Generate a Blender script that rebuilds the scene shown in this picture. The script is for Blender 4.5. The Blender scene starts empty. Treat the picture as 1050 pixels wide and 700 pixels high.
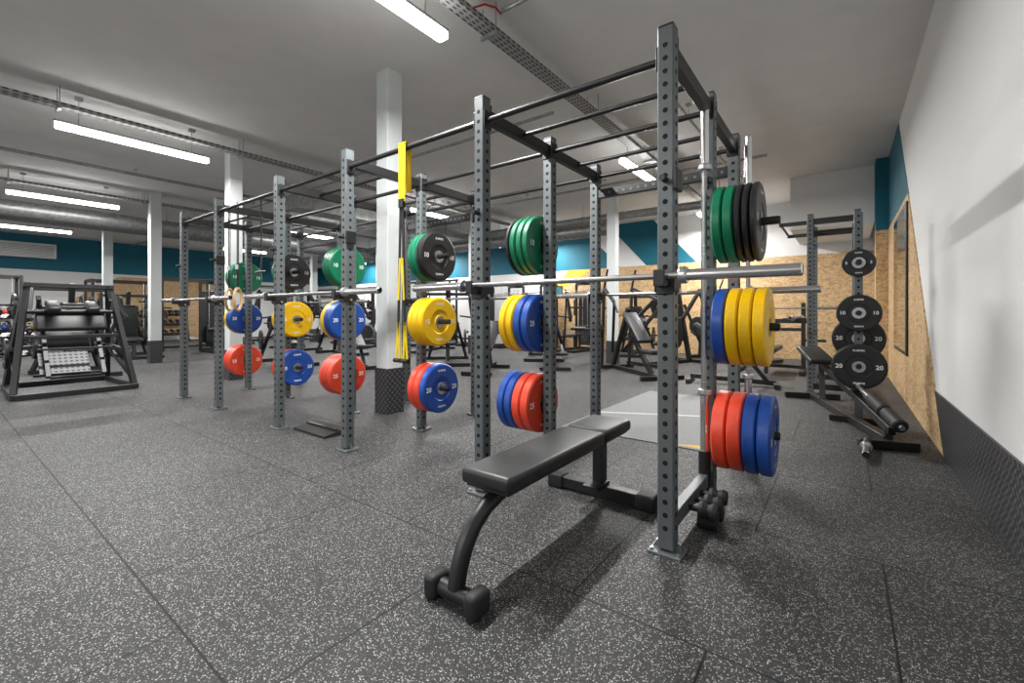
import bpy, bmesh, math, random
from mathutils import Vector, Matrix
random.seed(4)
S=bpy.context.scene
# ---------------------------------------------------------------- materials
def newmat(name):
    m=bpy.data.materials.new(name); m.use_nodes=True
    nt=m.node_tree; return m,nt,nt.nodes['Principled BSDF']
def mat(name,col,rough=.5,metal=0,emit=0,noise=0.08,bump=0,nscale=40,coat=0):
    m,nt,b=newmat(name)
    b.inputs['Roughness'].default_value=rough; b.inputs['Metallic'].default_value=metal
    if coat: b.inputs['Coat Weight'].default_value=coat
    c=(*col,1)
    b.inputs['Base Color'].default_value=c
    if emit:
        b.inputs['Emission Color'].default_value=c; b.inputs['Emission Strength'].default_value=emit
        return m
    tc=nt.nodes.new('ShaderNodeTexCoord'); n=nt.nodes.new('ShaderNodeTexNoise'); n.inputs['Scale'].default_value=nscale
    nt.links.new(tc.outputs['Object'],n.inputs['Vector'])
    if noise:
        r=nt.nodes.new('ShaderNodeValToRGB')
        r.color_ramp.elements[0].position=.3; r.color_ramp.elements[1].position=.7
        r.color_ramp.elements[0].color=tuple(x*(1-noise) for x in col)+(1,)
        r.color_ramp.elements[1].color=tuple(min(1,x*(1+noise)) for x in col)+(1,)
        nt.links.new(n.outputs['Fac'],r.inputs['Fac']); nt.links.new(r.outputs['Color'],b.inputs['Base Color'])
    if bump:
        bp=nt.nodes.new('ShaderNodeBump'); bp.inputs['Strength'].default_value=bump; bp.inputs['Distance'].default_value=.002
        nt.links.new(n.outputs['Fac'],bp.inputs['Height']); nt.links.new(bp.outputs['Normal'],b.inputs['Normal'])
    return m
def math_n(nt,op,a,b=None,c=None):
    n=nt.nodes.new('ShaderNodeMath'); n.operation=op
    for i,v in enumerate((a,b,c)):
        if v is None: continue
        if isinstance(v,(int,float)): n.inputs[i].default_value=v
        else: nt.links.new(v,n.inputs[i])
    return n.outputs[0]
def mixc(nt,fac,a,b):
    n=nt.nodes.new('ShaderNodeMix'); n.data_type='RGBA'
    if isinstance(fac,(int,float)): n.inputs[0].default_value=fac
    else: nt.links.new(fac,n.inputs[0])
    for k,v in ((6,a),(7,b)):
        if isinstance(v,tuple): n.inputs[k].default_value=(*v,1) if len(v)==3 else v
        else: nt.links.new(v,n.inputs[k])
    return n.outputs[2]

M={}
M['grey']=mat('slate_powdercoat',(.105,.12,.126),.42,.1,noise=.06,nscale=60)
M['black']=mat('black_powdercoat',(.010,.010,.011),.42,noise=.15,bump=.15,nscale=300)
M['hole']=mat('hole_dark',(.004,.004,.004),.9)
M['rubber']=mat('black_rubber',(.012,.012,.013),.6,noise=.2,bump=.2,nscale=200)
M['leather']=mat('black_vinyl',(.015,.016,.017),.45,noise=.1,bump=.25,nscale=260)
M['steel']=mat('brushed_steel',(.55,.56,.57),.3,.9,noise=.08,nscale=120)
M['chrome']=mat('satin_chrome',(.7,.7,.7),.2,.95,noise=.04)
M['galv']=mat('galvanised',(.33,.34,.34),.45,.7,noise=.2,nscale=15)
M['bar']=mat('bar_steel',(.3,.3,.3),.35,.8,noise=.2,nscale=500,bump=.2)
M['green']=mat('green_rubber',(.0,.15,.068),.38,noise=.08)
M['yellow']=mat('yellow_rubber',(.76,.45,.0),.38,noise=.05)
M['blue']=mat('blue_rubber',(.010,.060,.30),.36,noise=.08)
M['red']=mat('red_rubber',(.68,.058,.024),.38,noise=.06)
M['pblack']=mat('plate_black',(.011,.011,.012),.42,noise=.1)
M['white']=mat('white_print',(.8,.8,.8),.5,noise=0)
M['wall']=mat('white_plaster',(.68,.68,.675),.8,noise=.02,bump=.08,nscale=90)
M['ceil']=mat('ceiling_paint',(.71,.70,.69),.9,noise=.03,bump=.05,nscale=3)
M['teal']=mat('teal_paint',(.0,.105,.16),.7,noise=.05,nscale=3)
M['yelpaint']=mat('yellow_paint',(.75,.43,.03),.7,noise=.04)
M['col']=mat('column_paint',(.55,.58,.58),.6,noise=.02,nscale=4)
M['wood']=mat('birch_ring',(.62,.42,.22),.45,noise=.15,nscale=30)
M['ystrap']=mat('yellow_webbing',(.85,.62,.0),.7,noise=.15,nscale=200)
M['bstrap']=mat('black_webbing',(.015,.015,.015),.8,noise=.2)
M['redc']=mat('red_cable',(.5,.02,.02),.5)
M['inlay']=mat('platform_rubber',(.16,.17,.17),.6,noise=.12,nscale=60)
M['inlayw']=mat('platform_white',(.42,.43,.42),.5,noise=.04)
M['led']=mat('led_diffuser',(1,.98,.95),.5,emit=17)
M['orange']=mat('orange_rubber',(.8,.2,.02),.5)
M['screen']=mat('console_screen',(.05,.16,.2),.2,noise=.3,nscale=20)
m,nt,b=newmat('mirror_glass'); b.inputs['Base Color'].default_value=(.75,.78,.78,1); b.inputs['Metallic'].default_value=1; b.inputs['Roughness'].default_value=.03
M['mirror']=m
m,nt,b=newmat('osb_board'); b.inputs['Roughness'].default_value=.65
tc=nt.nodes.new('ShaderNodeTexCoord'); mp=nt.nodes.new('ShaderNodeMapping'); mp.inputs['Scale'].default_value=(1,1,2.2); mp.inputs['Rotation'].default_value=(.5,.3,0)
nt.links.new(tc.outputs['Object'],mp.inputs['Vector'])
nz=nt.nodes.new('ShaderNodeTexNoise'); nz.inputs['Scale'].default_value=6; nt.links.new(mp.outputs[0],nz.inputs['Vector'])
vm=nt.nodes.new('ShaderNodeVectorMath'); vm.operation='MULTIPLY_ADD'; nt.links.new(nz.outputs['Color'],vm.inputs[0]); vm.inputs[1].default_value=(.35,.35,.35); nt.links.new(mp.outputs[0],vm.inputs[2])
vo=nt.nodes.new('ShaderNodeTexVoronoi'); vo.inputs['Scale'].default_value=22; nt.links.new(vm.outputs[0],vo.inputs['Vector'])
sp=nt.nodes.new('ShaderNodeSeparateColor'); nt.links.new(vo.outputs['Color'],sp.inputs[0])
r=nt.nodes.new('ShaderNodeValToRGB'); nt.links.new(sp.outputs[0],r.inputs['Fac'])
e=r.color_ramp.elements; e[0].color=(.31,.19,.085,1); e[1].color=(.62,.44,.24,1); x=e.new(.45); x.color=(.51,.335,.17,1)
nt.links.new(r.outputs['Color'],b.inputs['Base Color']); M['osb']=m
m,nt,b=newmat('diamond_tread'); b.inputs['Roughness'].default_value=.4
tc=nt.nodes.new('ShaderNodeTexCoord'); sx=nt.nodes.new('ShaderNodeSeparateXYZ'); nt.links.new(tc.outputs['Object'],sx.inputs[0])
u=math_n(nt,'ADD',sx.outputs[0],sx.outputs[1]); v=sx.outputs[2]
a=math_n(nt,'MULTIPLY',math_n(nt,'ADD',u,v),15.); c=math_n(nt,'MULTIPLY',math_n(nt,'SUBTRACT',u,v),15.)
fa=math_n(nt,'FRACT',a); fc=math_n(nt,'FRACT',c)
par=math_n(nt,'MODULO',math_n(nt,'ADD',math_n(nt,'FLOOR',a),math_n(nt,'ADD',math_n(nt,'FLOOR',c),2000)),2)
def ell(p,q,sp_,sq):
    return math_n(nt,'LESS_THAN',math_n(nt,'ADD',math_n(nt,'POWER',math_n(nt,'DIVIDE',math_n(nt,'SUBTRACT',p,.5),sp_),2),math_n(nt,'POWER',math_n(nt,'DIVIDE',math_n(nt,'SUBTRACT',q,.5),sq),2)),1)
e1=ell(fa,fc,.50,.14); e2=ell(fa,fc,.14,.50)
mk=math_n(nt,'ADD',math_n(nt,'MULTIPLY',e1,par),math_n(nt,'MULTIPLY',e2,math_n(nt,'SUBTRACT',1,par)))
nt.links.new(mixc(nt,mk,(.014,.014,.016),(.13,.13,.14)),b.inputs['Base Color']); M['tread']=m
def perf(name,c1,c2,fx,fy,zonly=False):
    global nt
    m,nt,b=newmat(name); b.inputs['Roughness'].default_value=.5; b.inputs['Metallic'].default_value=.3
    tc=nt.nodes.new('ShaderNodeTexCoord'); sx=nt.nodes.new('ShaderNodeSeparateXYZ'); nt.links.new(tc.outputs['Object'],sx.inputs[0])
    uu=sx.outputs[2] if zonly else math_n(nt,'ADD',sx.outputs[0],sx.outputs[2])
    fa=math_n(nt,'FRACT',math_n(nt,'MULTIPLY',uu,fx)); fc=math_n(nt,'FRACT',math_n(nt,'MULTIPLY',sx.outputs[1],fy))
    mk=ell(fa,fc,.26,.34)
    nt.links.new(mixc(nt,mk,c1,c2),b.inputs['Base Color']); return m
M['tray']=perf('perforated_tray',(.33,.33,.33),(.06,.06,.06),26,13)
M['footperf']=perf('perforated_footplate',(.09,.095,.10),(.008,.008,.008),24,18,True)
# floor
m,nt,b=newmat('speckled_rubber_tiles')
tc=nt.nodes.new('ShaderNodeTexCoord'); O=tc.outputs['Object']
def specks(scale,thr,rad,seed):
    mp=nt.nodes.new('ShaderNodeMapping'); mp.inputs['Location'].default_value=(seed,seed*2,0); nt.links.new(O,mp.inputs['Vector'])
    n2=nt.nodes.new('ShaderNodeTexNoise'); n2.inputs['Scale'].default_value=scale*1.1; nt.links.new(mp.outputs[0],n2.inputs['Vector'])
    vv=nt.nodes.new('ShaderNodeVectorMath'); vv.operation='MULTIPLY_ADD'; nt.links.new(n2.outputs['Color'],vv.inputs[0]); vv.inputs[1].default_value=(1.2/scale,)*3; nt.links.new(mp.outputs[0],vv.inputs[2])
    v=nt.nodes.new('ShaderNodeTexVoronoi'); v.voronoi_dimensions='2D'; v.inputs['Scale'].default_value=scale; nt.links.new(vv.outputs[0],v.inputs['Vector'])
    s=nt.nodes.new('ShaderNodeSeparateColor'); nt.links.new(v.outputs['Color'],s.inputs[0])
    g=math_n(nt,'GREATER_THAN',s.outputs[0],thr); d=math_n(nt,'LESS_THAN',v.outputs['Distance'],rad)
    return math_n(nt,'MULTIPLY',g,d), s.outputs[1]
s1,c1=specks(175,.76,.40,0); s2,c2=specks(330,.68,.43,7.3)
nz=nt.nodes.new('ShaderNodeTexNoise'); nz.inputs['Scale'].default_value=1.3; nz.inputs['Detail'].default_value=5; nt.links.new(O,nz.inputs['Vector'])
base=mixc(nt,nz.outputs['Fac'],(.013,.013,.014),(.026,.026,.027))
c=mixc(nt,s2,base,(.09,.09,.09))
sc=mixc(nt,c1,(.14,.14,.14),(.46,.46,.45))
c=mixc(nt,s1,c,sc)
br=nt.nodes.new('ShaderNodeTexBrick'); mp=nt.nodes.new('ShaderNodeMapping'); mp.inputs['Location'].default_value=(.36,.45,0); nt.links.new(O,mp.inputs['Vector']); nt.links.new(mp.outputs[0],br.inputs['Vector'])
br.inputs['Scale'].default_value=1; br.inputs['Brick Width'].default_value=1.; br.inputs['Row Height'].default_value=1.; br.inputs['Mortar Size'].default_value=.0045; br.inputs['Mortar Smooth'].default_value=.2
c=mixc(nt,br.outputs['Fac'],c,(.003,.003,.003))
nt.links.new(c,b.inputs['Base Color']); b.inputs['Roughness'].default_value=.6; b.inputs['Specular IOR Level'].default_value=.32
bp=nt.nodes.new('ShaderNodeBump'); bp.inputs['Strength'].default_value=.4; bp.inputs['Distance'].default_value=.004; bp.invert=True
nt.links.new(br.outputs['Fac'],bp.inputs['Height']); nt.links.new(bp.outputs['Normal'],b.inputs['Normal'])
M['floor']=m

# ---------------------------------------------------------------- builder
class B:
    def __init__(s): s.v=[]; s.f=[]; s.m=[]; s.sm=[]; s.mats=[]
    def mi(s,k):
        if k not in s.mats: s.mats.append(k)
        return s.mats.index(k)
    def add(s,vs,fs,k,smooth=False):
        o=len(s.v); i=s.mi(k); s.v+= [tuple(x) for x in vs]
        for f in fs: s.f.append([o+q for q in f]); s.m.append(i); s.sm.append(smooth)
    def box(s,c,size,k,R=None,bev=0,seg=2):
        bm=bmesh.new(); bmesh.ops.create_cube(bm,size=1)
        for v in bm.verts: v.co=Vector((v.co.x*size[0],v.co.y*size[1],v.co.z*size[2]))
        if bev: bmesh.ops.bevel(bm,geom=list(bm.edges),offset=bev,segments=seg,affect='EDGES',profile=.5)
        bm.verts.index_update(); T=Matrix.Translation(Vector(c))
        if R is not None: T=T@R.to_4x4()
        s.add([T@v.co for v in bm.verts],[[v.index for v in f.verts] for f in bm.faces],k,bool(bev and seg>1)); bm.free()
    def frame(s,d):
        d=d.normalized(); up=Vector((0,0,1)) if abs(d.z)<.95 else Vector((0,1,0))
        x=up.cross(d).normalized(); y=d.cross(x); return x,y,d
    def beam(s,p,q,w,h,k,bev=.004):
        p=Vector(p);q=Vector(q); x,y,z=s.frame(q-p)
        R=Matrix((x,y,z)).transposed()
        s.box((p+q)/2,(w,h,(q-p).length),k,R,bev,1)
    def strip(s,r1,r2,k,smooth=True):
        n=len(r1); s.add(list(r1)+list(r2),[[i,(i+1)%n,n+(i+1)%n,n+i] for i in range(n)],k,smooth)
    def cyl(s,p,q,r,k,n=16,r2=None,cap=True):
        p=Vector(p);q=Vector(q); r2=r if r2 is None else r2; x,y,z=s.frame(q-p)
        c=[(math.cos(2*math.pi*i/n),math.sin(2*math.pi*i/n)) for i in range(n)]
        a=[p+x*(r*i)+y*(r*j) for i,j in c]; b_=[q+x*(r2*i)+y*(r2*j) for i,j in c]
        s.strip(a,b_,k)
        if cap: s.add(a,[list(range(n))[::-1]],k); s.add(b_,[list(range(n))],k)
    def lathe(s,o,ax,prof,n=32):
        o=Vector(o); x,y,z=s.frame(Vector(ax))
        rings=[[o+z*a+(x*math.cos(2*math.pi*i/n)+y*math.sin(2*math.pi*i/n))*r for i in range(n)] for r,a,_ in prof]
        for i in range(len(prof)-1): s.strip(rings[i],rings[i+1],prof[i+1][2])
    def tube(s,pts,r,k,n=10,closed=False,sq=1):
        P=[Vector(p) for p in pts]; N=len(P); rings=[]; x=None
        for i in range(N):
            if closed: d=P[(i+1)%N]-P[i-1]
            else: d=(P[min(i+1,N-1)]-P[max(i-1,0)])
            d.normalize()
            if x is None: x,y,_=s.frame(d)
            else:
                x=(x-d*x.dot(d)).normalized()
            y=d.cross(x)
            rings.append([P[i]+x*(r*math.cos(2*math.pi*j/n))+y*(r*sq*math.sin(2*math.pi*j/n)) for j in range(n)])
        vs=[v for R_ in rings for v in R_]; fs=[]
        for i in range(N if closed else N-1):
            a=i*n; b_=((i+1)%N)*n
            fs+=[[a+j,a+(j+1)%n,b_+(j+1)%n,b_+j] for j in range(n)]
        s.add(vs,fs,k,True)
        if not closed: s.add(rings[0],[list(range(n))[::-1]],k); s.add(rings[-1],[list(range(n))],k)
    def disc(s,c,nrm,r,k,n=10):
        x,y,z=s.frame(Vector(nrm)); c=Vector(c)
        s.add([c+x*r*math.cos(2*math.pi*i/n)+y*r*math.sin(2*math.pi*i/n) for i in range(n)],[list(range(n))],k)
    def prism(s,pts,d,k):
        n=len(pts); P=[Vector(p) for p in pts]; Q=[p+Vector(d) for p in P]
        s.add(P+Q,[list(range(n))[::-1],list(range(n,2*n))]+[[i,(i+1)%n,n+(i+1)%n,n+i] for i in range(n)],k)
    def obj(s,name,loc=(0,0,0),rz=0,parent=None):
        me=s.mesh(name); return place(name,me,loc,rz,parent)
    def mesh(s,name):
        me=bpy.data.meshes.new(name); me.from_pydata(s.v,[],s.f)
        for k in s.mats: me.materials.append(M[k])
        me.polygons.foreach_set('material_index',s.m); me.polygons.foreach_set('use_smooth',s.sm)
        bm=bmesh.new(); bm.from_mesh(me); bmesh.ops.recalc_face_normals(bm,faces=bm.faces); bm.to_mesh(me); bm.free()
        me.update(); return me
def place(name,me,loc=(0,0,0),rz=0,parent=None):
    o=bpy.data.objects.new(name,me); S.collection.objects.link(o); o.location=loc; o.rotation_euler=(0,0,rz)
    if parent: o.parent=parent
    return o
def textgeo(txt,size):
    cu=bpy.data.curves.new('t','FONT'); cu.body=txt; cu.size=size; cu.align_x='CENTER'; cu.align_y='CENTER'; cu.resolution_u=2
    cu.offset=size*.02
    o=bpy.data.objects.new('t',cu); S.collection.objects.link(o)
    dg=bpy.context.evaluated_depsgraph_get(); me=bpy.data.meshes.new_from_object(o.evaluated_get(dg))
    r=([v.co.copy() for v in me.vertices],[list(p.vertices) for p in me.polygons])
    bpy.data.objects.remove(o); bpy.data.curves.remove(cu); bpy.data.meshes.remove(me); return r

# ---------------------------------------------------------------- room
CH=3.8; XR=.63; XL=-22.3; YB=12.7; YF=-6
b=B(); b.box(((XL+XR)/2,(YF+YB)/2,-.05),(XR-XL+.4,YB-YF+.4,.1),'floor'); b.obj('floor')
b=B(); b.box(((XL+XR)/2,(YF+YB)/2,CH+.05),(XR-XL+.4,YB-YF+.4,.1),'ceil'); b.obj('ceiling')
b=B(); b.box((XR+.1,(YF+YB)/2,CH/2),(.2,YB-YF+.4,CH),'wall')
b.prism([(XR,4.75,0),(XR,10,0),(XR,10,2.55),(XR,7.13,2.55)],(-.012,0,0),'osb')
b.prism([(XR,7.13,2.55),(XR,10,2.55),(XR,10,CH),(XR,8.33,CH)],(-.006,0,0),'teal')
b.obj('wall_right')
b=B(); b.prism([(XR,YF,0),(XR,4.74,0),(XR,5.17,.45),(XR,YF,.45)],(-.012,0,0),'tread'); b.obj('baseboard_right')
b=B(); b.box((.54,10.2,1.275),(.18,.4,2.55),'osb'); b.box((.54,10.2,3.175),(.18,.4,1.25),'teal'); b.obj('wall_pier')
b=B(); b.box((-.2,11.55,3.28),(1.3,2.3,1.04),'wall'); b.obj('wall_bulkhead')
b=B(); b.box(((XL+XR)/2,YB+.1,CH/2),(XR-XL+.4,.2,CH),'wall')
b.prism([(-22.3,YB,2.5),(-5.4,YB,2.5),(-6.7,YB,CH),(-22.3,YB,CH)],(0,-.006,0),'teal')
b.prism([(-4.6,YB,2.5),(-3.2,YB,2.5),(-4.4,YB,CH),(-5.8,YB,CH)],(0,-.006,0),'teal')
b.prism([(-9.5,YB,0),(XR,YB,0),(XR,YB,2.5),(-7.2,YB,2.5)],(0,-.012,0),'osb')
b.prism([(-8,YB-.012,1.6),(-6.3,YB-.012,2.5),(-7.2,YB-.012,2.5)],(0,-.006,0),'yelpaint')
b.obj('wall_back')
b=B(); b.box((XL-.1,(YF+YB)/2,CH/2),(.2,YB-YF+.4,CH),'wall')
b.prism([(XL,YF,2.6),(XL,YB,2.6),(XL,YB,CH),(XL,YF,CH)],(.006,0,0),'teal')
b.prism([(XL,2.9,1.3),(XL,7.4,0),(XL,8.2,2.5),(XL,4.6,2.5)],(.012,0,0),'osb')
b.obj('wall_left')
b=B(); b.box(((XL+XR)/2,YF-.1,CH/2),(XR-XL+.4,.2,CH),'wall'); b.obj('wall_front')
b=B(); b.box((XR-.024,7.85,1.52),(.02,1.6,1.85),'black',bev=.003,seg=1); b.box((XR-.036,7.85,1.52),(.006,1.5,1.75),'mirror'); b.obj('wall_mirror')
for (x,y) in [(-4.09,3.17),(-8.2,3.17),(-12.35,3.17),(-16.5,3.17),(-4.09,9.2),(-8.2,9.2),(-12.35,9.2),(-16.5,9.2)]:
    b=B(); b.box((0,0,CH/2),(.2,.2,CH),'col',bev=.006,seg=1); b.box((0,0,.25),(.225,.225,.5),'tread',bev=.003,seg=1); b.obj('column',(x,y,0))
# ---------------------------------------------------------------- ceiling services
LX=[-2.65,-7.65,-12.6,-17.6]
b=B(); L=1.65
b.box((0,0,.04),(.08,L,.03),'galv',bev=.004,seg=1); b.box((0,0,-.01),(.105,L-.03,.065),'led',bev=.015)
for y in (-.6,.6):
    b.cyl((0,y,.05),(0,y,CH-3.4),.004,'galv',6); b.box((0,y,CH-3.4-.02),(.07,.07,.04),'galv')
led=b.mesh('led_batten')
for x in LX:
    for y in (-3.5,1.8,7.1,11.5):
        o=place('led_batten_light',led,(x,y,3.4))
        ld=bpy.data.lights.new('led_area','AREA'); ld.shape='RECTANGLE'; ld.size=.08; ld.size_y=1.6; ld.energy=(195 if x>-5 else 165); ld.color=(1,.985,.965)
        lo=bpy.data.objects.new('led_emitter',ld); S.collection.objects.link(lo); lo.parent=o; lo.location=(0,0,-.048)
b=B(); y0,y1=-5.9,12.6; w=.13
for x in LX:
    b.box((x+.16,(y0+y1)/2,3.56),(w,y1-y0,.003),'tray')
    for s_ in (-1,1): b.box((x+.16+s_*w/2,(y0+y1)/2,3.585),(.003,y1-y0,.05),'tray')
    for y in range(-5,13,2):
        b.cyl((x+.16-w/2-.01,y,3.54),(x+.16-w/2-.01,y,CH),.005,'galv',6); b.cyl((x+.16+w/2+.01,y,3.54),(x+.16+w/2+.01,y,CH),.005,'galv',6)
        b.box((x+.16,y,3.54),(w+.06,.03,.03),'galv')
    for i in (-1,0,1): b.cyl((x+.16+i*.03,y0,3.573),(x+.16+i*.03,y1,3.573),.01,'black',6)
b.obj('cable_tray')
b=B()
def cond(p,q,r=.02,k='galv'):
    b.cyl(p,q,r,k,10)
    p=Vector(p);q=Vector(q)
    n=int((q-p).length/2)+1
    for i in range(n):
        c=p.lerp(q,(i+.5)/n); b.cyl(c,(c.x,c.y,CH),.005,k,6); b.box((c.x,c.y,CH-.01),(.06,.06,.02),k)
cond((-2.35,3.0,3.70),(XR,3.0,3.70),.018)
cond((-10.6,-5.8,3.7),(-10.6,12.5,3.7),.03)
cond((-22,4.9,3.69),(-3,4.9,3.69),.022); cond((-22,8.3,3.69),(-1,8.3,3.69),.025); cond((-1.6,5.0,3.62),(-1.6,12.5,3.62),.018)
b.obj('conduit_pipes')
b=B(); b.tube([(-2.36,3.0,3.68),(-2.40,2.98,3.74),(-2.46,2.9,3.75),(-2.50,2.8,3.68),(-2.49,2.75,3.60)],.009,'redc'); b.obj('red_cable')
b=B()
for (p,q,r) in [((-13.9,-5.8,3.3),(-13.9,12.4,3.3),.17),((-15.0,-5.8,3.3),(-15.0,12.4,3.3),.11),((-21,10.2,3.2),(-4.5,10.2,3.2),.17),((-21,9.7,3.35),(-1.5,9.7,3.35),.09)]:
    b.cyl(p,q,r,'galv',20); p=Vector(p);q=Vector(q); n=int((q-p).length/1.0)
    for i in range(n):
        c=p.lerp(q,(i+.5)/n); d=(q-p).normalized()*.02; b.cyl(c-d,c+d,r+.012,'galv',20)
        if i%3==0: b.cyl(c,(c.x,c.y,CH),.006,'galv',6)
# rectangular branch
b.box((-9.2,7.9,3.42),(.5,6.5,.3),'galv',bev=.01,seg=1)
for i in range(7): b.box((-9.2,5.0+i*.97,3.42),(.54,.04,.34),'galv')
for y in (5.5,7.5,9.5): b.cyl((-9.4,y,3.5),(-9.4,y,CH),.006,'galv',6); b.cyl((-9.0,y,3.5),(-9.0,y,CH),.006,'galv',6)
b.obj('ventilation_duct')
b=B(); b.box((.14,0,0),(.24,1.4,.5),'wall',bev=.02)
for i in range(8): b.box((.265,0,-.18+i*.05),(.02,1.25,.02),'galv')
b.obj('air_conditioner',(XL,2.2,3.25))

# ---------------------------------------------------------------- plates & bars
TXT={k:textgeo(k,.06) for k in ('5','10','15','20','25')}
TS=textgeo('BUMPER',.026)
def plate_mesh(colk,num,R,th,hubr=.05,textc='white'):
    b=B(); h=th/2; r0=.0265
    side=[(r0,h-.004,'steel'),(hubr,h-.004,'steel'),(hubr,h-.001,'steel'),(hubr+.004,h-.001,'steel'),(hubr+.006,h-.006,colk),(R*.47,h-.006,colk),(R*.50,h,colk),(R*.93,h,colk),(R*.96,h-.003,colk),(R,h-.010,colk)]
    prof=[(r0,0,'steel')]+side; b.lathe((0,0,0),(1,0,0),prof,40)
    b.lathe((0,0,0),(1,0,0),[(r,-a,k) for r,a,k in prof],40)
    b.lathe((0,0,0),(1,0,0),[(R,h-.01,colk),(R,-(h-.01),colk)],40)
    for sgn in (1,-1):
        R0=Matrix(((0,0,sgn),(sgn,0,0),(0,1,0))).to_4x4()
        for ang in (0,math.pi):
            for g in (TXT[num],TS):
                if g is TS: T=Matrix.Rotation(ang,4,'Z')@Matrix.Translation((0,R*.72,0))
                else: T=Matrix.Translation((R*.71*(1 if ang==0 else -1),0,0))
                T=Matrix.Translation((sgn*(h+.0008),0,0))@R0@T
                sc=R/.225
                b.add([T@Vector((v.x*sc,v.y*sc,0)) for v in g[0]],g[1],textc)
    for i in range(6):
        a=i*math.pi/3
        for sgn in (1,-1): b.cyl((sgn*(h-.004),.040*math.cos(a),.040*math.sin(a)),(sgn*(h-.0015),.040*math.cos(a),.040*math.sin(a)),.003,'black',6)
    return b.mesh('bumper_plate_'+colk+num)
PM={'g':(plate_mesh('green','10',.225,.055),.055),'y':(plate_mesh('yellow','15',.225,.065),.065),'b':(plate_mesh('blue','20',.225,.068),.068),
    'r':(plate_mesh('red','25',.225,.075),.075),'k':(plate_mesh('pblack','10',.225,.036),.036),
    'K20':(plate_mesh('pblack','20',.222,.045),.045),'K10':(plate_mesh('pblack','10',.182,.04),.04),'K5':(plate_mesh('pblack','5',.138,.035),.035)}
def stack(x0,y,z,d,seq,axis='x'):
    p=.012
    for k in seq:
        me,th=PM[k]; c=p+th/2; p+=th+.003
        nm='bumper_plate'
        if axis=='x': place(nm,me,(x0+d*c,y,z))
        else: place(nm,me,(x0,y+d*c,z),math.pi/2)
def barbell_mesh():
    b=B()
    b.cyl((-.66,0,0),(.66,0,0),.014,'bar',14)
    for s_ in (-1,1):
        b.lathe((0,0,0),(s_,0,0),[(.014,.645,'steel'),(.036,.645,'steel'),(.038,.65,'steel'),(.038,.67,'steel'),(.034,.678,'steel'),(.025,.68,'steel'),(.025,1.095,'chrome'),(.022,1.10,'chrome'),(.0205,1.10,'steel'),(.0205,1.097,'black'),(.001,1.097,'black')],20)
        for r in (.15,.2,.6): b.cyl((s_*r,0,0),(s_*(r+.004),0,0),.0145,'steel',14)
    return b.mesh('barbell')
BBM=barbell_mesh()

# ---------------------------------------------------------------- racks
xs=[-.656,-1.79,-3.23,-4.37,-5.81,-6.94]; ys=[2.09,2.876,3.65]; H=2.43; W=.075
def upright(b,x,y,H=H,holes=True,k='grey',foot=True):
    b.box((x,y,.01+H/2),(W,W,H-.02),k,bev=.006,seg=1)
    b.box((x,y,H+.002),(W*.96,W*.96,.012),'black',bev=.003,seg=1)
    if foot:
        b.box((x,y,.006),(.15,.13,.012),k,bev=.002,seg=1)
        for s_ in (-1,1):
            b.prism([(x+s_*W/2,y-.004,.012),(x+s_*(W/2+.03),y-.004,.012),(x+s_*W/2,y-.004,.06)],(0,.008,0),k)
            b.cyl((x+s_*.06,y+.045,.01),(x+s_*.06,y+.045,.022),.009,'steel',6); b.cyl((x+s_*.06,y-.045,.01),(x+s_*.06,y-.045,.022),.009,'steel',6)
    if holes:
        z=.12
        while z<H-.05:
            for n in ((1,0),(-1,0),(0,1),(0,-1)):
                c=(x+n[0]*(W/2+.0006),y+n[1]*(W/2+.0006),z); b.disc(c,(n[0],n[1],0),.0125,'hole',10)
            z+=.06
def jhook(b,x,y,z,dy):
    b.box((x,y+dy*(W/2+.008),z-.03),(.08,.014,.10),'black',bev=.003,seg=1)
    for s_ in (-1,1): b.box((x+s_*(W/2+.005),y,z-.03),(.008,W+.03,.08),'black',bev=.002,seg=1)
    b.box((x,y+dy*(W/2+.05),z-.032),(.05,.085,.034),'black',bev=.004,seg=1)
    b.box((x,y+dy*(W/2+.086),z-.008),(.05,.014,.07),'black',bev=.004,seg=1)
    b.cyl((x-.055,y,z-.06),(x+.055,y,z-.06),.010,'steel',8)
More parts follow.
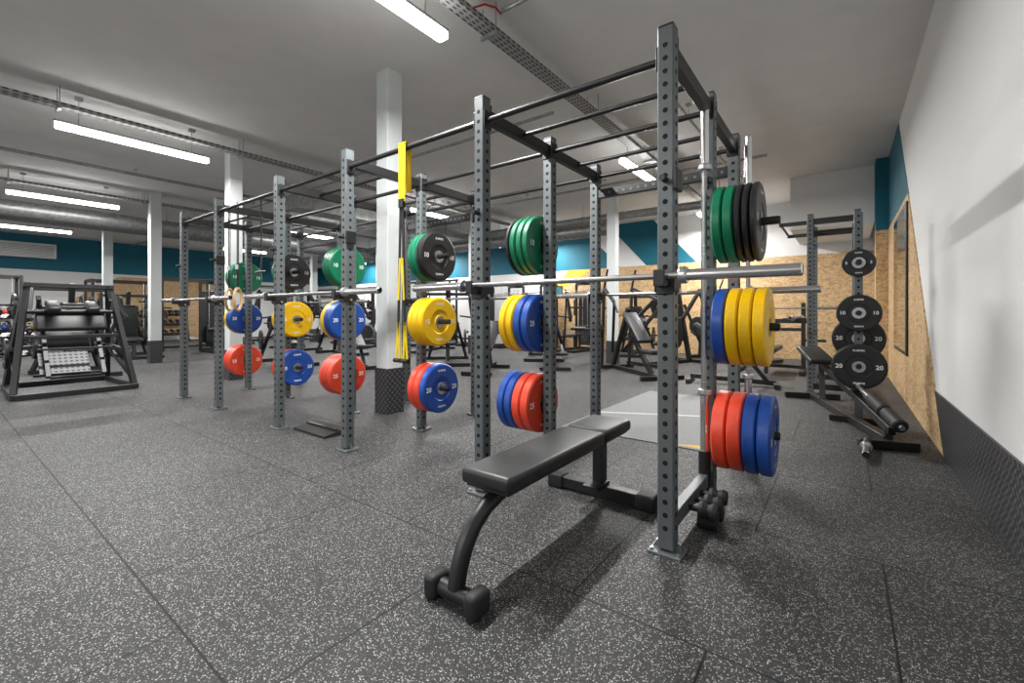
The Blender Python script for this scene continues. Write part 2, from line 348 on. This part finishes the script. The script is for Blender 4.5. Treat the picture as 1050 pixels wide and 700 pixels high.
for r in range(3):
    xa,xb=xs[2*r],xs[2*r+1]; b=B()
    for x in (xa,xb):
        for y in ys: upright(b,x,y)
        for y in (ys[0],ys[1]):
            y2=ys[ys.index(y)+1]
            b.box((x,(y+y2)/2,2.335),(.05,y2-y-W,.075),'black',bev=.003,seg=1)
            for e in (y+W/2+.004,y2-W/2-.004): b.box((x,e,2.335),(.075,.008,.13),'black',bev=.002,seg=1)
    nx=xs[2*r+2] if r<2 else None
    def xrail(y,z,kind):
        for (p,q) in [(xa,xb)]+([(xb,nx)] if nx is not None else []):
            b.cyl((p-W/2,y,z),(q+W/2,y,z),.018,'black',12)
            for e in (p-W/2-.004,q+W/2+.004): b.box((e,y,z),(.008,.07,.11),'black',bev=.002,seg=1)
    xrail(ys[0],2.29,'t'); xrail(ys[1],2.33,'t'); xrail(ys[2],2.33,'t')
    b.cyl((xa-.025,2.5,2.335),(xb+.025,2.5,2.335),.016,'black',12)
    b.cyl((xa-.025,3.28,2.335),(xb+.025,3.28,2.335),.016,'black',12)
    b.box(((xa+xb)/2,ys[2],2.17),(xa-xb-W,.05,.075),'black',bev=.003,seg=1)
    for i in range(16): b.disc((xb+.08+i*.065,ys[2]-.0256,2.17),(0,-1,0),.012,'grey',10)
    for x in (xa,xb):
        jhook(b,x,ys[0],1.275,-1); jhook(b,x,ys[2],1.275,1)
        b.box((x-.045*(1 if x==xb else -1),ys[0],1.72),(.02,.09,.10),'black',bev=.004,seg=1)
        b.cyl((x,ys[0]-W/2,1.72),(x,ys[0]-W/2-.05,1.72),.014,'black',10)
    for (x,d) in ((xa,1),(xb,-1)):
        for z in (1.63,1.03,.42):
            b.box((x+d*(W/2+.005),ys[1],z),(.01,W,.13),'black',bev=.002,seg=1)
            b.cyl((x+d*W/2,ys[1],z),(x+d*(W/2+.33),ys[1],z),.0235,'black',16)
            b.cyl((x+d*(W/2+.33),ys[1],z),(x+d*(W/2+.337),ys[1],z),.02,'black',16)
    if r==0:
        b.box((xa,(ys[0]+ys[1])/2,.13),(.05,ys[1]-ys[0]-W,.075),'grey',bev=.003,seg=1)
        b.cyl((xa,2.775,.0),(xa,2.775,.30),.034,'black',16,cap=True)
        b.cyl((xa+.095,ys[2]+.0,.0),(xa+.095,ys[2],.30),.034,'black',16)
        b.box((xa+.05,ys[2],.25),(.04,.05,.05),'black'); b.box((xa+.05,ys[2],1.9),(.06,.05,.03),'black')
        b.box((xa,2.82,1.9),(.05,.05,.03),'black')
        for i,yy in enumerate((2.36,2.47,2.58)):
            b.cyl((xa+.025,yy,.12),(xa+.16,yy,.12),.016,'black',10)
            b.lathe((xa+.10,yy,.12),(1,0,0),[(.016,-.03,'rubber'),(.036,-.028,'rubber'),(.042,-.01,'rubber'),(.03,.015,'rubber'),(.042,.04,'rubber'),(.036,.058,'rubber'),(.001,.06,'rubber')],16)
        for yy in (2.42,2.55): b.lathe((xa+.10,yy,.045),(1,0,0),[(.001,-.05,'rubber'),(.04,-.045,'rubber'),(.044,0,'rubber'),(.04,.045,'rubber'),(.001,.05,'rubber')],16)
    b.obj('power_rack')
o0=W/2+.005
stack(xs[0]+o0,ys[1],1.63,1,'ggkkk'); stack(xs[0]+o0,ys[1],1.03,1,'byyy'); stack(xs[0]+o0,ys[1],.42,1,'rrbb')
stack(xs[1]-o0,ys[1],1.63,-1,'gggk'); stack(xs[1]-o0,ys[1],1.03,-1,'bbyy'); stack(xs[1]-o0,ys[1],.42,-1,'rrbb')
stack(xs[2]+o0,ys[1],1.63,1,'ggkk'); stack(xs[2]+o0,ys[1],1.03,1,'yyy'); stack(xs[2]+o0,ys[1],.42,1,'rrb')
stack(xs[3]-o0,ys[1],1.63,-1,'ggg'); stack(xs[3]-o0,ys[1],1.03,-1,'bby'); stack(xs[3]-o0,ys[1],.42,-1,'rrr')
stack(xs[4]+o0,ys[1],1.63,1,'gkk'); stack(xs[4]+o0,ys[1],1.03,1,'yyy'); stack(xs[4]+o0,ys[1],.42,1,'rbb')
stack(xs[5]-o0,ys[1],1.63,-1,'ggg'); stack(xs[5]-o0,ys[1],1.03,-1,'bby'); stack(xs[5]-o0,ys[1],.42,-1,'rrr')
for r in range(3):
    cx=(xs[2*r]+xs[2*r+1])/2
    place('barbell',BBM,(cx,ys[0]-W/2-.045,1.275)); place('barbell',BBM,(cx,ys[2]+W/2+.045,1.275))
for p in ((xs[0],2.775),(xs[0]+.095,ys[2])):
    o=place('barbell',BBM,(p[0],p[1],1.305)); o.rotation_euler=(0,math.pi/2,0)
# ---------------------------------------------------------------- flat bench
b=B()
def padbox(b,c,size,R=None): 
    b.box(c,size,'leather',R,bev=.022,seg=4)
b.cyl((-.11,0,.045),(.11,0,.045),.034,'black',16)
for s_ in (-1,1): b.box((s_*.105,0,.047),(.065,.10,.094),'rubber',bev=.022,seg=4)
b.tube([(0,0,.06),(0,.015,.13),(0,.045,.20),(0,.095,.265),(0,.17,.315),(0,.26,.342),(0,.38,.355)],.035,'black',12)
b.beam((0,.3,.355),(0,1.34,.355),.05,.06,'black')
b.beam((0,1.24,.04),(0,1.24,.36),.06,.08,'black')
b.box((0,1.24,.045),(.58,.07,.07),'black',bev=.006,seg=1)
for s_ in (-1,1): b.box((s_*.29,1.24,.045),(.11,.095,.088),'rubber',bev=.014,seg=3)
b.box((0,1.19,.09),(.1,.16,.02),'black')
padbox(b,(0,.60,.42),(.265,.88,.07)); padbox(b,(0,1.24,.42),(.265,.34,.07))
b.box((0,.60,.381),(.22,.84,.012),'black'); b.box((0,1.24,.381),(.22,.3,.012),'black')
b.obj('flat_weight_bench',(-1.18,1.225,0))
b=B(); b.prism([(-.27,-.11,0),(-.27,.11,0),(-.27,.11,.055),(-.27,-.11,.02)],(.54,0,0),'rubber'); b.box((0,.02,.05),(.5,.03,.012),'black'); b.obj('squat_wedge',(-3.93,2.25,0))
b=B(); b.box((-1.48,4.98,.004),(1.45,2.45,.008),'inlay')
b.prism([(-1.15,3.8,.0085),(-.76,3.8,.0085),(-.76,3.98,.0085)],(0,0,.0005),'yelpaint'); b.prism([(-2.2,4.5,.0085),(-.76,5.2,.0085),(-.76,5.25,.0085),(-2.2,4.57,.0085)],(0,0,.0005),'inlayw')
b.obj('lifting_platform')
b=B(); x,y=-2.52,2.09
for dx in (-.02,.02):
    b.beam((x+dx,y-.025,2.32),(x+dx*.8,y-.03,1.9),.035,.004,'ystrap',0)
    b.beam((x+dx,y+.025,2.32),(x+dx*.8,y+.03,1.98),.035,.004,'ystrap',0)
b.box((x,y,2.318),(.08,.06,.01),'ystrap')
b.box((x,y-.03,1.89),(.05,.02,.06),'bstrap')
for s_ in (-1,1):
    b.beam((x+s_*.01,y-.03,1.88),(x+s_*.035,y-.03,1.05),.025,.004,'bstrap',0); b.beam((x+s_*.012,y-.034,1.5),(x+s_*.03,y-.034,1.2),.018,.004,'ystrap',0)
    b.beam((x+s_*.035,y-.03,1.05),(x+s_*.02,y-.03,.78),.02,.004,'ystrap',0); b.beam((x+s_*.035,y-.03,1.05),(x+s_*.06,y-.03,.78),.02,.004,'ystrap',0)
    b.cyl((x+s_*.04-.04,y-.03,.77),(x+s_*.04+.03,y-.03,.77),.016,'rubber',12)
b.obj('suspension_trainer')
for x in (-5.30,-5.52):
    b=B(); b.tube([(0,.118*math.cos(a),.118*math.sin(a)) for a in [i*math.pi/16 for i in range(32)]],.015,'wood',10,closed=True)
    b.beam((0,-.02,.12),(0,-.022,1.05),.004,.022,'bstrap',0); b.beam((0,.02,.12),(0,.022,1.05),.004,.022,'bstrap',0); b.box((0,-.03,.35),(.03,.02,.05),'steel')
    b.beam((0,-.022,1.052),(0,.022,1.052),.02,.004,'bstrap',0)
    b.obj('gymnastic_ring',(x,2.09,1.26),.9)
b=B()
for i in range(36): 
    z=1.55+i*.02; R=Matrix.Rotation(math.pi/2*(i%2),4,'Z')
    b.tube([R@Vector((.009*math.cos(a),0,.016*math.sin(a)))+Vector((0,0,z)) for a in [j*math.pi/4 for j in range(8)]],.0035,'black',5,closed=True)
b.cyl((-.12,0,1.53),(.12,0,1.53),.012,'black',8)
b.obj('hanging_chain',(-4.75,2.09,.0)); 
# ---------------------------------------------------------------- machines
def lplate(b,c,ax,r=.225,th=.045,k='pblack'):
    ax=Vector(ax).normalized(); h=th/2
    pr=[(.026,h-.004,'steel'),(.05,h-.004,'steel'),(.055,h-.006,k),(r*.55,h-.008,k),(r*.6,h,k),(r*.93,h,k),(r,h-.008,k)]
    b.lathe(c,ax,pr+[(q,-a,m) for q,a,m in reversed(pr)]+[pr[0]],24)
def squat_machine():
    b=B()
    for s_ in (-1,1):
        b.beam((.65,s_*.60,.04),(-.85,s_*.56,.04),.07,.07,'black'); 
        b.beam((.55,s_*.60,.06),(.02,s_*.43,1.5),.06,.08,'black'); b.beam((-.75,s_*.56,.06),(-.1,s_*.43,1.5),.06,.08,'black')
        b.beam((-.1,s_*.43,1.5),(.12,s_*.43,1.5),.06,.06,'black')
        b.beam((.36,s_*.54,.55),(-.5,s_*.5,.6),.05,.06,'black')
        b.cyl((-.22,s_*.50,.55),(-.22,s_*.74,.55),.022,'black',14)
        lplate(b,(-.22,s_*.60,.55),(0,1,0),.21)
        b.box((.2,s_*.2,1.20),(.28,.14,.09),'leather',Matrix.Rotation(.4,4,'Y'),bev=.03,seg=3)
        b.beam((.5,s_*.28,.25),(-.35,s_*.28,1.35),.05,.05,'black')
        b.cyl((.3,s_*.36,1.18),(.42,s_*.36,1.3),.017,'rubber',10)
        b.beam((.5,s_*.57,.2),(-.6,s_*.52,.6),.05,.05,'black')
    for (x,z) in ((.65,.04),(-.85,.04),): b.beam((x,-.6,z),(x,.6,z),.07,.07,'black')
    b.beam((.02,-.43,1.5),(.02,.43,1.5),.06,.06,'black'); b.beam((-.1,-.43,1.5),(-.1,.43,1.5),.06,.06,'black')
    b.cyl((.12,-.5,1.13),(.12,.5,1.13),.03,'black',12)
    b.beam((.25,-.5,.78),(.25,.5,.78),.05,.05,'black')
    b.box((.12,0,.98),(.09,.74,.26),'leather',Matrix.Rotation(-.5,4,'Y'),bev=.03,seg=3)
    b.box((-.28,0,.9),(.07,.5,.7),'leather',Matrix.Rotation(-.5,4,'Y'),bev=.03,seg=3)
    b.box((.3,-.1,.42),(.02,.5,.36),'footperf',Matrix.Rotation(-.7,4,'Y'))
    for z in (.24,.62): b.beam((.27+(.42-z)*-.8,-.38,z),(.27+(.42-z)*-.8,.38,z),.03,.03,'black')
    return b.mesh('hack_squat_machine')
place('hack_squat_machine',squat_machine(),(-9.0,1.32,0))
def press_machine():
    b=B()
    b.beam((0,-.9,.04),(0,.6,.04),.08,.07,'black'); b.beam((-.45,-.9,.04),(.45,-.9,.04),.07,.07,'black'); b.beam((-.5,.6,.04),(.5,.6,.04),.07,.07,'black')
    b.beam((0,.55,.05),(0,.15,1.65),.08,.09,'black'); b.beam((0,-.35,.05),(0,-.3,.4),.07,.07,'black')
    b.box((0,-.25,.46),(.34,.42,.08),'leather',Matrix.Rotation(.1,4,'X'),bev=.025,seg=3)
    b.box((0,.08,.9),(.32,.09,.8),'leather',Matrix.Rotation(.22,4,'X'),bev=.025,seg=3)
    b.beam((-.55,.25,1.55),(.55,.25,1.55),.07,.07,'black')
    for s_ in (-1,1):
        b.beam((s_*.5,.25,1.6),(s_*.62,-.45,1.0),.06,.07,'black'); b.beam((s_*.62,-.45,1.0),(s_*.25,-.5,1.05),.035,.035,'rubber')
        b.beam((s_*.5,.25,1.55),(s_*.6,.5,.9),.06,.07,'black')
        b.beam((s_*.45,.6,.04),(s_*.1,.25,1.3),.05,.06,'black')
        b.cyl((s_*.55,.3,1.25),(s_*.95,.3,1.25),.022,'black',12)
        lplate(b,(s_*.7,.3,1.25),(1,0,0),.2); 
        b.cyl((s_*.3,.6,.5),(s_*.65,.6,.5),.022,'black',12); lplate(b,(s_*.42,.6,.5),(1,0,0))
        b.cyl((s_*.08,.5,.7),(s_*.3,.6,.5),.02,'black',8)
    return b.mesh('chest_press_machine')
def row_machine():
    b=B()
    b.beam((0,-.9,.04),(0,.8,.04),.08,.07,'black'); b.beam((-.4,-.9,.04),(.4,-.9,.04),.07,.07,'black'); b.beam((-.45,.8,.04),(.45,.8,.04),.07,.07,'black')
    b.beam((0,-.6,.05),(0,.1,.75),.07,.08,'black'); b.beam((0,.8,.05),(0,.2,1.2),.07,.08,'black')
    b.box((0,-.1,.85),(.28,.75,.08),'leather',Matrix.Rotation(.75,4,'X'),bev=.025,seg=3); b.box((0,-.65,.45),(.3,.35,.08),'leather',bev=.025,seg=3)
    for s_ in (-1,1):
        b.beam((s_*.12,.6,.35),(s_*.5,-.2,1.3),.05,.06,'black'); b.cyl((s_*.5,-.2,1.3),(s_*.5,-.32,1.12),.018,'rubber',10)
        b.beam((s_*.5,-.2,1.3),(s_*.3,.6,1.6),.05,.05,'black'); b.cyl((s_*.3,.6,1.6),(s_*.3,.45,1.95),.02,'black',8)
        b.cyl((s_*.3,.6,.8),(s_*.7,.6,.8),.022,'black',12); lplate(b,(s_*.45,.6,.8),(1,0,0)); lplate(b,(s_*.51,.6,.8),(1,0,0))
        b.beam((s_*.3,.6,1.6),(s_*.3,.7,.05),.05,.05,'black')
    return b.mesh('t_bar_row_machine')
def stack_machine():
    b=B()
    for s_ in (-1,1):
        b.beam((s_*.3,.35,.04),(s_*.3,.35,2.0),.06,.08,'black'); b.beam((s_*.3,.35,.04),(s_*.3,-.9,.04),.06,.07,'black')
        b.cyl((s_*.08,.35,.1),(s_*.08,.35,1.9),.01,'chrome',8)
    b.beam((-.3,.35,2.0),(.3,.35,2.0),.08,.08,'black'); b.beam((-.3,-.9,.04),(.3,-.9,.04),.07,.07,'black'); b.beam((-.3,.35,.05),(.3,.35,.05),.08,.08,'black')
    for i in range(14): b.box((0,.35,.16+i*.042),(.32,.11,.038),'pblack',bev=.003,seg=1)
    b.beam((0,.35,2.0),(0,-.45,2.05),.06,.08,'black'); b.cyl((0,-.45,2.05),(0,-.45,1.75),.004,'bar',6); b.cyl((-.5,-.45,1.72),(.5,-.45,1.75),.014,'chrome',10)
    b.beam((0,-.3,.05),(0,-.3,.42),.07,.07,'black'); b.box((0,-.35,.47),(.34,.42,.08),'leather',bev=.025,seg=3)
    b.cyl((-.25,-.05,.65),(.25,-.05,.65),.06,'leather',14); b.beam((0,.0,.05),(0,-.05,.65),.05,.05,'black')
    b.box((0,.41,1.0),(.5,.01,1.5),'black')
    return b.mesh('lat_pulldown_machine')
def elliptical():
    b=B()
    b.beam((0,-.8,.05),(0,.8,.05),.12,.08,'black'); b.beam((-.3,-.8,.04),(.3,-.8,.04),.08,.06,'black'); b.beam((-.3,.8,.04),(.3,.8,.04),.08,.06,'black')
    b.lathe((0,.45,.42),(1,0,0),[(.001,-.09,'black'),(.26,-.09,'black'),(.32,-.05,'grey'),(.32,.05,'grey'),(.26,.09,'black'),(.001,.09,'black')],28)
    b.beam((0,.3,.3),(0,.05,1.45),.08,.1,'black'); b.box((0,-.01,1.55),(.42,.06,.28),'black',Matrix.Rotation(-.35,4,'X'),bev=.02); b.box((0,-.045,1.56),(.34,.01,.2),'screen',Matrix.Rotation(-.35,4,'X'))
    for s_ in (-1,1):
        b.beam((s_*.2,.45,.3+.1*s_),(s_*.2,-.65,.22),.05,.05,'grey'); b.box((s_*.2,-.35,.30),(.15,.4,.04),'rubber',bev=.012)
        b.tube([(s_*.26,.4,.35),(s_*.27,.12,1.0),(s_*.27,-.05,1.35),(s_*.25,-.1,1.6)],.018,'black',8)
    return b.mesh('elliptical_trainer')
def db_rack(L=2.4,tiers=3,col=False):
    b=B()
    for s_ in (-1,1):
        b.beam((s_*L/2,-.3,.03),(s_*L/2,.3,.03),.07,.06,'black'); b.beam((s_*L/2,-.15,.03),(s_*L/2,.22,1.15),.06,.08,'black')
    for t in range(tiers):
        z=.28+t*.38; y=-.12+t*.11
        b.box((0,y,z),(L,.30,.03),'black',Matrix.Rotation(.25,4,'X'))
        n=int(L/.2)
        for i in range(n):
            x=-L/2+.12+i*(L-.24)/(n-1); r=.05+.012*t
            if col and t>0:
                k=random.choice(['yellow','blue','red','green','orange']); b.lathe((x,y,z+.10),(0,0,1),[(.001,-.08,k),(.05,-.065,k),(.078,-.01,k),(.06,.05,k),(.001,.07,k)],14)
                b.tube([(x-.035,y,z+.14),(x-.045,y,z+.2),(x,y,z+.22),(x+.045,y,z+.2),(x+.035,y,z+.14)],.014,'steel',8)
            else:
                b.cyl((x,y-.14,z+.08),(x,y-.05,z+.11),r,'rubber',12); b.cyl((x,y+.05,z+.12),(x,y+.14,z+.15),r,'rubber',12); b.cyl((x,y-.06,z+.1),(x,y+.06,z+.13),.015,'black',8)
                b.disc((x,y-.142,z+.079),(0,-1,-.3),r*.38,'galv',10)
    return b.mesh('dumbbell_rack')
def adj_bench():
    b=B()
    b.beam((-.28,-.55,.04),(.28,-.55,.04),.07,.07,'black'); b.beam((-.3,.65,.04),(.3,.65,.04),.07,.07,'black'); b.beam((0,-.55,.06),(0,.65,.1),.06,.07,'black')
    b.beam((0,-.45,.06),(0,-.2,.38),.05,.06,'black'); b.beam((0,.35,.08),(0,.2,.55),.05,.05,'black')
    b.box((0,-.33,.43),(.30,.34,.07),'leather',Matrix.Rotation(-.15,4,'X'),bev=.022,seg=3)
    b.box((0,.25,.68),(.30,.85,.07),'leather',Matrix.Rotation(.65,4,'X'),bev=.022,seg=3)
    return b.mesh('adjustable_bench')
def cable_cross():
    b=B()
    for s_ in (-1,1):
        for x in (1.2,1.55): b.beam((s_*x,0,.04),(s_*x,0,2.3),.06,.07,'black')
        b.beam((s_*1.2,0,.05),(s_*1.6,0,.05),.07,.3,'black')
        for i in range(12): b.box((s_*1.375,.0,.18+i*.042),(.26,.1,.038),'pblack')
        b.cyl((s_*1.15,0,.1),(s_*1.15,0,2.2),.018,'chrome',10); b.box((s_*1.12,0,1.4),(.1,.08,.14),'black')
        b.cyl((s_*1.1,0,1.4),(s_*1.0,0,1.1),.005,'bar',6); b.tube([(s_*1.0,-.05,1.0),(s_*1.0,0,1.1),(s_*1.0,.05,1.0),(s_*1.0,-.05,1.0)],.012,'rubber',8)
    b.beam((-1.6,0,2.33),(1.6,0,2.33),.08,.08,'black'); b.cyl((-.6,-.15,2.25),(.6,-.15,2.25),.016,'black',10)
    for s_ in (-1,1): b.beam((s_*.6,-.15,2.25),(s_*.6,0,2.33),.03,.03,'black')
    return b.mesh('cable_crossover_machine')
def smith():
    b=B()
    for s_ in (-1,1):
        b.beam((s_*.75,-.6,.04),(s_*.75,.6,.04),.07,.07,'black'); b.beam((s_*.75,.5,.05),(s_*.75,.5,2.15),.07,.07,'black'); b.beam((s_*.75,-.5,.05),(s_*.75,-.5,2.15),.07,.07,'black')
        b.beam((s_*.75,-.5,2.15),(s_*.75,.5,2.15),.07,.07,'black'); b.cyl((s_*.62,0,.08),(s_*.62,0,2.12),.018,'chrome',10)
        for z in (.5,1.0,1.45): b.cyl((s_*.75,.5,z),(s_*1.05,.5,z),.022,'black',10); lplate(b,(s_*.86,.5,z),(1,0,0),.2)
        lplate(b,(s_*.95,0,1.2),(1,0,0))
    b.beam((-.75,.5,2.15),(.75,.5,2.15),.07,.07,'black'); b.beam((-.75,-.5,2.15),(.75,-.5,2.15),.05,.05,'black'); b.beam((-.75,.5,.05),(.75,.5,.05),.07,.07,'black'); b.cyl((-1.05,0,1.2),(1.05,0,1.2),.016,'bar',10)
    return b.mesh('smith_machine')
PMc,RMc,SM,DR,DRC,AB,CC,EL,SMI=press_machine(),row_machine(),stack_machine(),db_rack(),db_rack(col=True),adj_bench(),cable_cross(),elliptical(),smith()
pi=math.pi
for nm,me,x,y,r in [
 ('t_bar_row_machine',RMc,-3.1,7.9,.9),('chest_press_machine',PMc,-3.0,9.9,-.4),('chest_press_machine',PMc,-5.9,9.3,.5),('t_bar_row_machine',RMc,-2.1,11.6,1.2),
 ('chest_press_machine',PMc,-4.5,11.5,.2),('lat_pulldown_machine',SM,-6.3,11.8,0),('lat_pulldown_machine',SM,-7.6,11.8,0),('chest_press_machine',PMc,-7.2,7.2,.8),
 ('t_bar_row_machine',RMc,-9.8,9.0,.3),('lat_pulldown_machine',SM,-8.9,11.8,0),('lat_pulldown_machine',SM,-10.2,11.8,0),('cable_crossover_machine',CC,-13.0,11.9,0),('chest_press_machine',PMc,-11,6.9,1.3),
 ('t_bar_row_machine',RMc,-13.6,7.0,1.5),('chest_press_machine',PMc,-9.9,4.9,1.3),('chest_press_machine',PMc,-11.2,1.7,1.6),('adjustable_bench',AB,-12.4,4.8,1.0),
 ('lat_pulldown_machine',SM,-14.6,5.2,pi/2),('chest_press_machine',PMc,-14.4,3.2,pi/2),('lat_pulldown_machine',SM,-17.8,6.9,pi/2),('lat_pulldown_machine',SM,-18.8,9.4,pi/2),
 ('adjustable_bench',AB,-5.4,6.4,.4),('adjustable_bench',AB,-8.0,5.4,1.3),
 ('elliptical_trainer',EL,-4.9,8.0,.6),('elliptical_trainer',EL,-11.8,9.6,2.2),('elliptical_trainer',EL,-13.2,9.8,2.2),('elliptical_trainer',EL,-14.6,9.8,2.2),
 ('smith_machine',SMI,-16.4,5.0,pi/2),('smith_machine',SMI,-19.2,4.0,pi/2),('smith_machine',SMI,-15.8,11.4,0),('smith_machine',SMI,-18.6,11.4,0),('smith_machine',SMI,-19.2,1.0,pi/2),
 ('cable_crossover_machine',CC,-21,9.4,pi/2)]:
    place(nm,me,(x,y,0),r)
for y in (.2,2.8,5.4): place('dumbbell_rack',DR,(-21.5,y,0),pi/2)
for y in (-1.2,1.3): place('kettlebell_rack',DRC,(-17.0,y,0),pi/2)
place('dumbbell_rack',DR,(-13.6,.3,0),pi/2)
# ---------------------------------------------------------------- right-hand wall rack
b=B(); rx=(-.36,.14); ry=(7.2,8.33)
for x in rx:
    for y in ry: upright(b,x,y,k='grey')
for y in ry:
    b.box((sum(rx)/2,y,2.335),(rx[1]-rx[0]-W,.05,.075),'black'); b.box((sum(rx)/2,y,.13),(rx[1]-rx[0]-W,.05,.075),'black')
    b.beam((-.36,y,2.33),(-.72,y,2.33),.05,.05,'black'); b.beam((-.36,y,1.0),(-.78,y,1.0),.05,.06,'black')
for x,z in ((.14,2.335),(.14,.2),(-.36,2.335),(.14,1.2)): b.box((x,sum(ry)/2,z),(.05,ry[1]-ry[0]-W,.075),'black')
b.cyl((-.7,7.1,2.33),(-.7,8.43,2.33),.016,'black',10)
b.cyl((-.36,7.2,2.2),(.14,7.2,2.2),.016,'black',10)
b.obj('half_rack')
place('barbell',BBM,(-.55,sum(ry)/2,1.045),pi/2)
# plate tree
b=B(); b.beam((.12,5.68,.03),(.12,5.68,2.12),.07,.07,'grey'); b.beam((-.12,5.68,.03),(.42,5.68,.03),.07,.06,'black'); b.beam((.12,5.64,.03),(.12,6.2,.03),.07,.06,'black')
for z in (1.61,1.11,.59): b.cyl((.12,5.645,z),(.12,5.47,z),.024,'black',14)
for i in range(30): b.disc((.12,5.6444,.2+i*.065),(0,-1,0),.012,'hole')
b.cyl((.12,5.715,.85),(.12,6.0,.85),.024,'black',14)
b.obj('plate_tree')
for z,seq in ((1.61,['K5']),(1.11,['K10','K10']),(.58,['K20','K20'])): stack(.12,5.64,z,-1,seq,'y')
stack(.12,5.72,.85,1,['K20'],'y')
# landmine row arm (near right)
b=B()
b.beam((.30,4.85,.045),(-.33,6.95,.045),.07,.07,'black'); b.beam((.10,4.66,.04),(.48,4.78,.04),.07,.07,'black'); b.beam((-.62,6.86,.04),(-.04,7.03,.04),.07,.07,'black')
b.beam((.32,4.78,.14),(-.33,6.95,.58),.055,.07,'black')
b.beam((-.20,6.5,.06),(-.22,6.6,.50),.06,.06,'black'); b.beam((.30,4.83,.05),(.30,4.83,.15),.05,.05,'black')
R=Matrix.Rotation(.29,4,'Z')@Matrix.Rotation(.20,4,'X')
b.box((-.28,6.55,.60),(.26,.62,.06),'leather',R,bev=.022,seg=3)
def pad(p,q,r): 
    p=Vector(p);q=Vector(q);d=(q-p).normalized(); b.cyl(p,q,r,'rubber',18); b.cyl(p-d*.012,p,r*.8,'rubber',18,r2=r); b.cyl(q,q+d*.012,r,'rubber',18,r2=r*.8)
pad((.36,4.66,.21),(.295,4.90,.262),.055); pad((.28,4.95,.273),(.21,5.20,.325),.055)
b.cyl((.37,4.62,.203),(.10,5.58,.40),.02,'steel',12)
b.beam((.24,5.08,.20),(.24,5.08,.28),.04,.04,'black')
b.cyl((.16,4.68,.06),(.14,4.48,.055),.03,'black',14)
b.lathe((.142,4.48,.055),Vector((-.03,-1,0)),[(.001,0,'steel'),(.042,0,'steel'),(.042,.025,'steel'),(.028,.03,'steel'),(.028,.26,'chrome'),(.024,.265,'chrome'),(.018,.265,'black'),(.001,.263,'black')],20)
b.obj('landmine_row_arm')
place('adjustable_bench',AB,(-1.35,7.6,0),1.7)
b=B()
for x in (-.6,-1.6):
    b.beam((x,9.3,.04),(x,10.2,.04),.07,.07,'black'); b.beam((x,9.9,.04),(x,9.9,1.3),.07,.07,'black'); b.cyl((x,9.9,.6),(x+(.35 if x>-1 else -.35),9.9,.6),.024,'black')
b.beam((-.6,9.9,.8),(-1.6,9.9,.8),.06,.06,'black'); b.beam((-.6,9.9,.1),(-1.6,9.9,.1),.06,.06,'black'); b.box((-1.1,9.5,.45),(.3,1.2,.08),'leather',bev=.02); b.beam((-1.1,9.0,.04),(-1.1,9.0,.42),.06,.06,'black'); b.beam((-1.1,9.9,.35),(-1.1,9.0,.35),.06,.06,'black')
b.obj('bench_press_station')
place('barbell',BBM,(-1.1,9.82,1.2))

# ---------------------------------------------------------------- world / camera
w=bpy.data.worlds.new('w'); S.world=w; w.use_nodes=True; w.node_tree.nodes['Background'].inputs[0].default_value=(.5,.5,.5,1); w.node_tree.nodes['Background'].inputs[1].default_value=.3
cam=bpy.data.cameras.new('camera'); co=bpy.data.objects.new('camera',cam); S.collection.objects.link(co); S.camera=co
co.location=(0,0,1.108); co.rotation_euler=(math.pi/2,0,math.radians(36.77)); cam.sensor_width=36; cam.lens=455/1050*36; cam.shift_y=-29/1050; cam.clip_start=.02
S.view_settings.view_transform='Standard'; S.view_settings.look='None'; S.view_settings.exposure=0
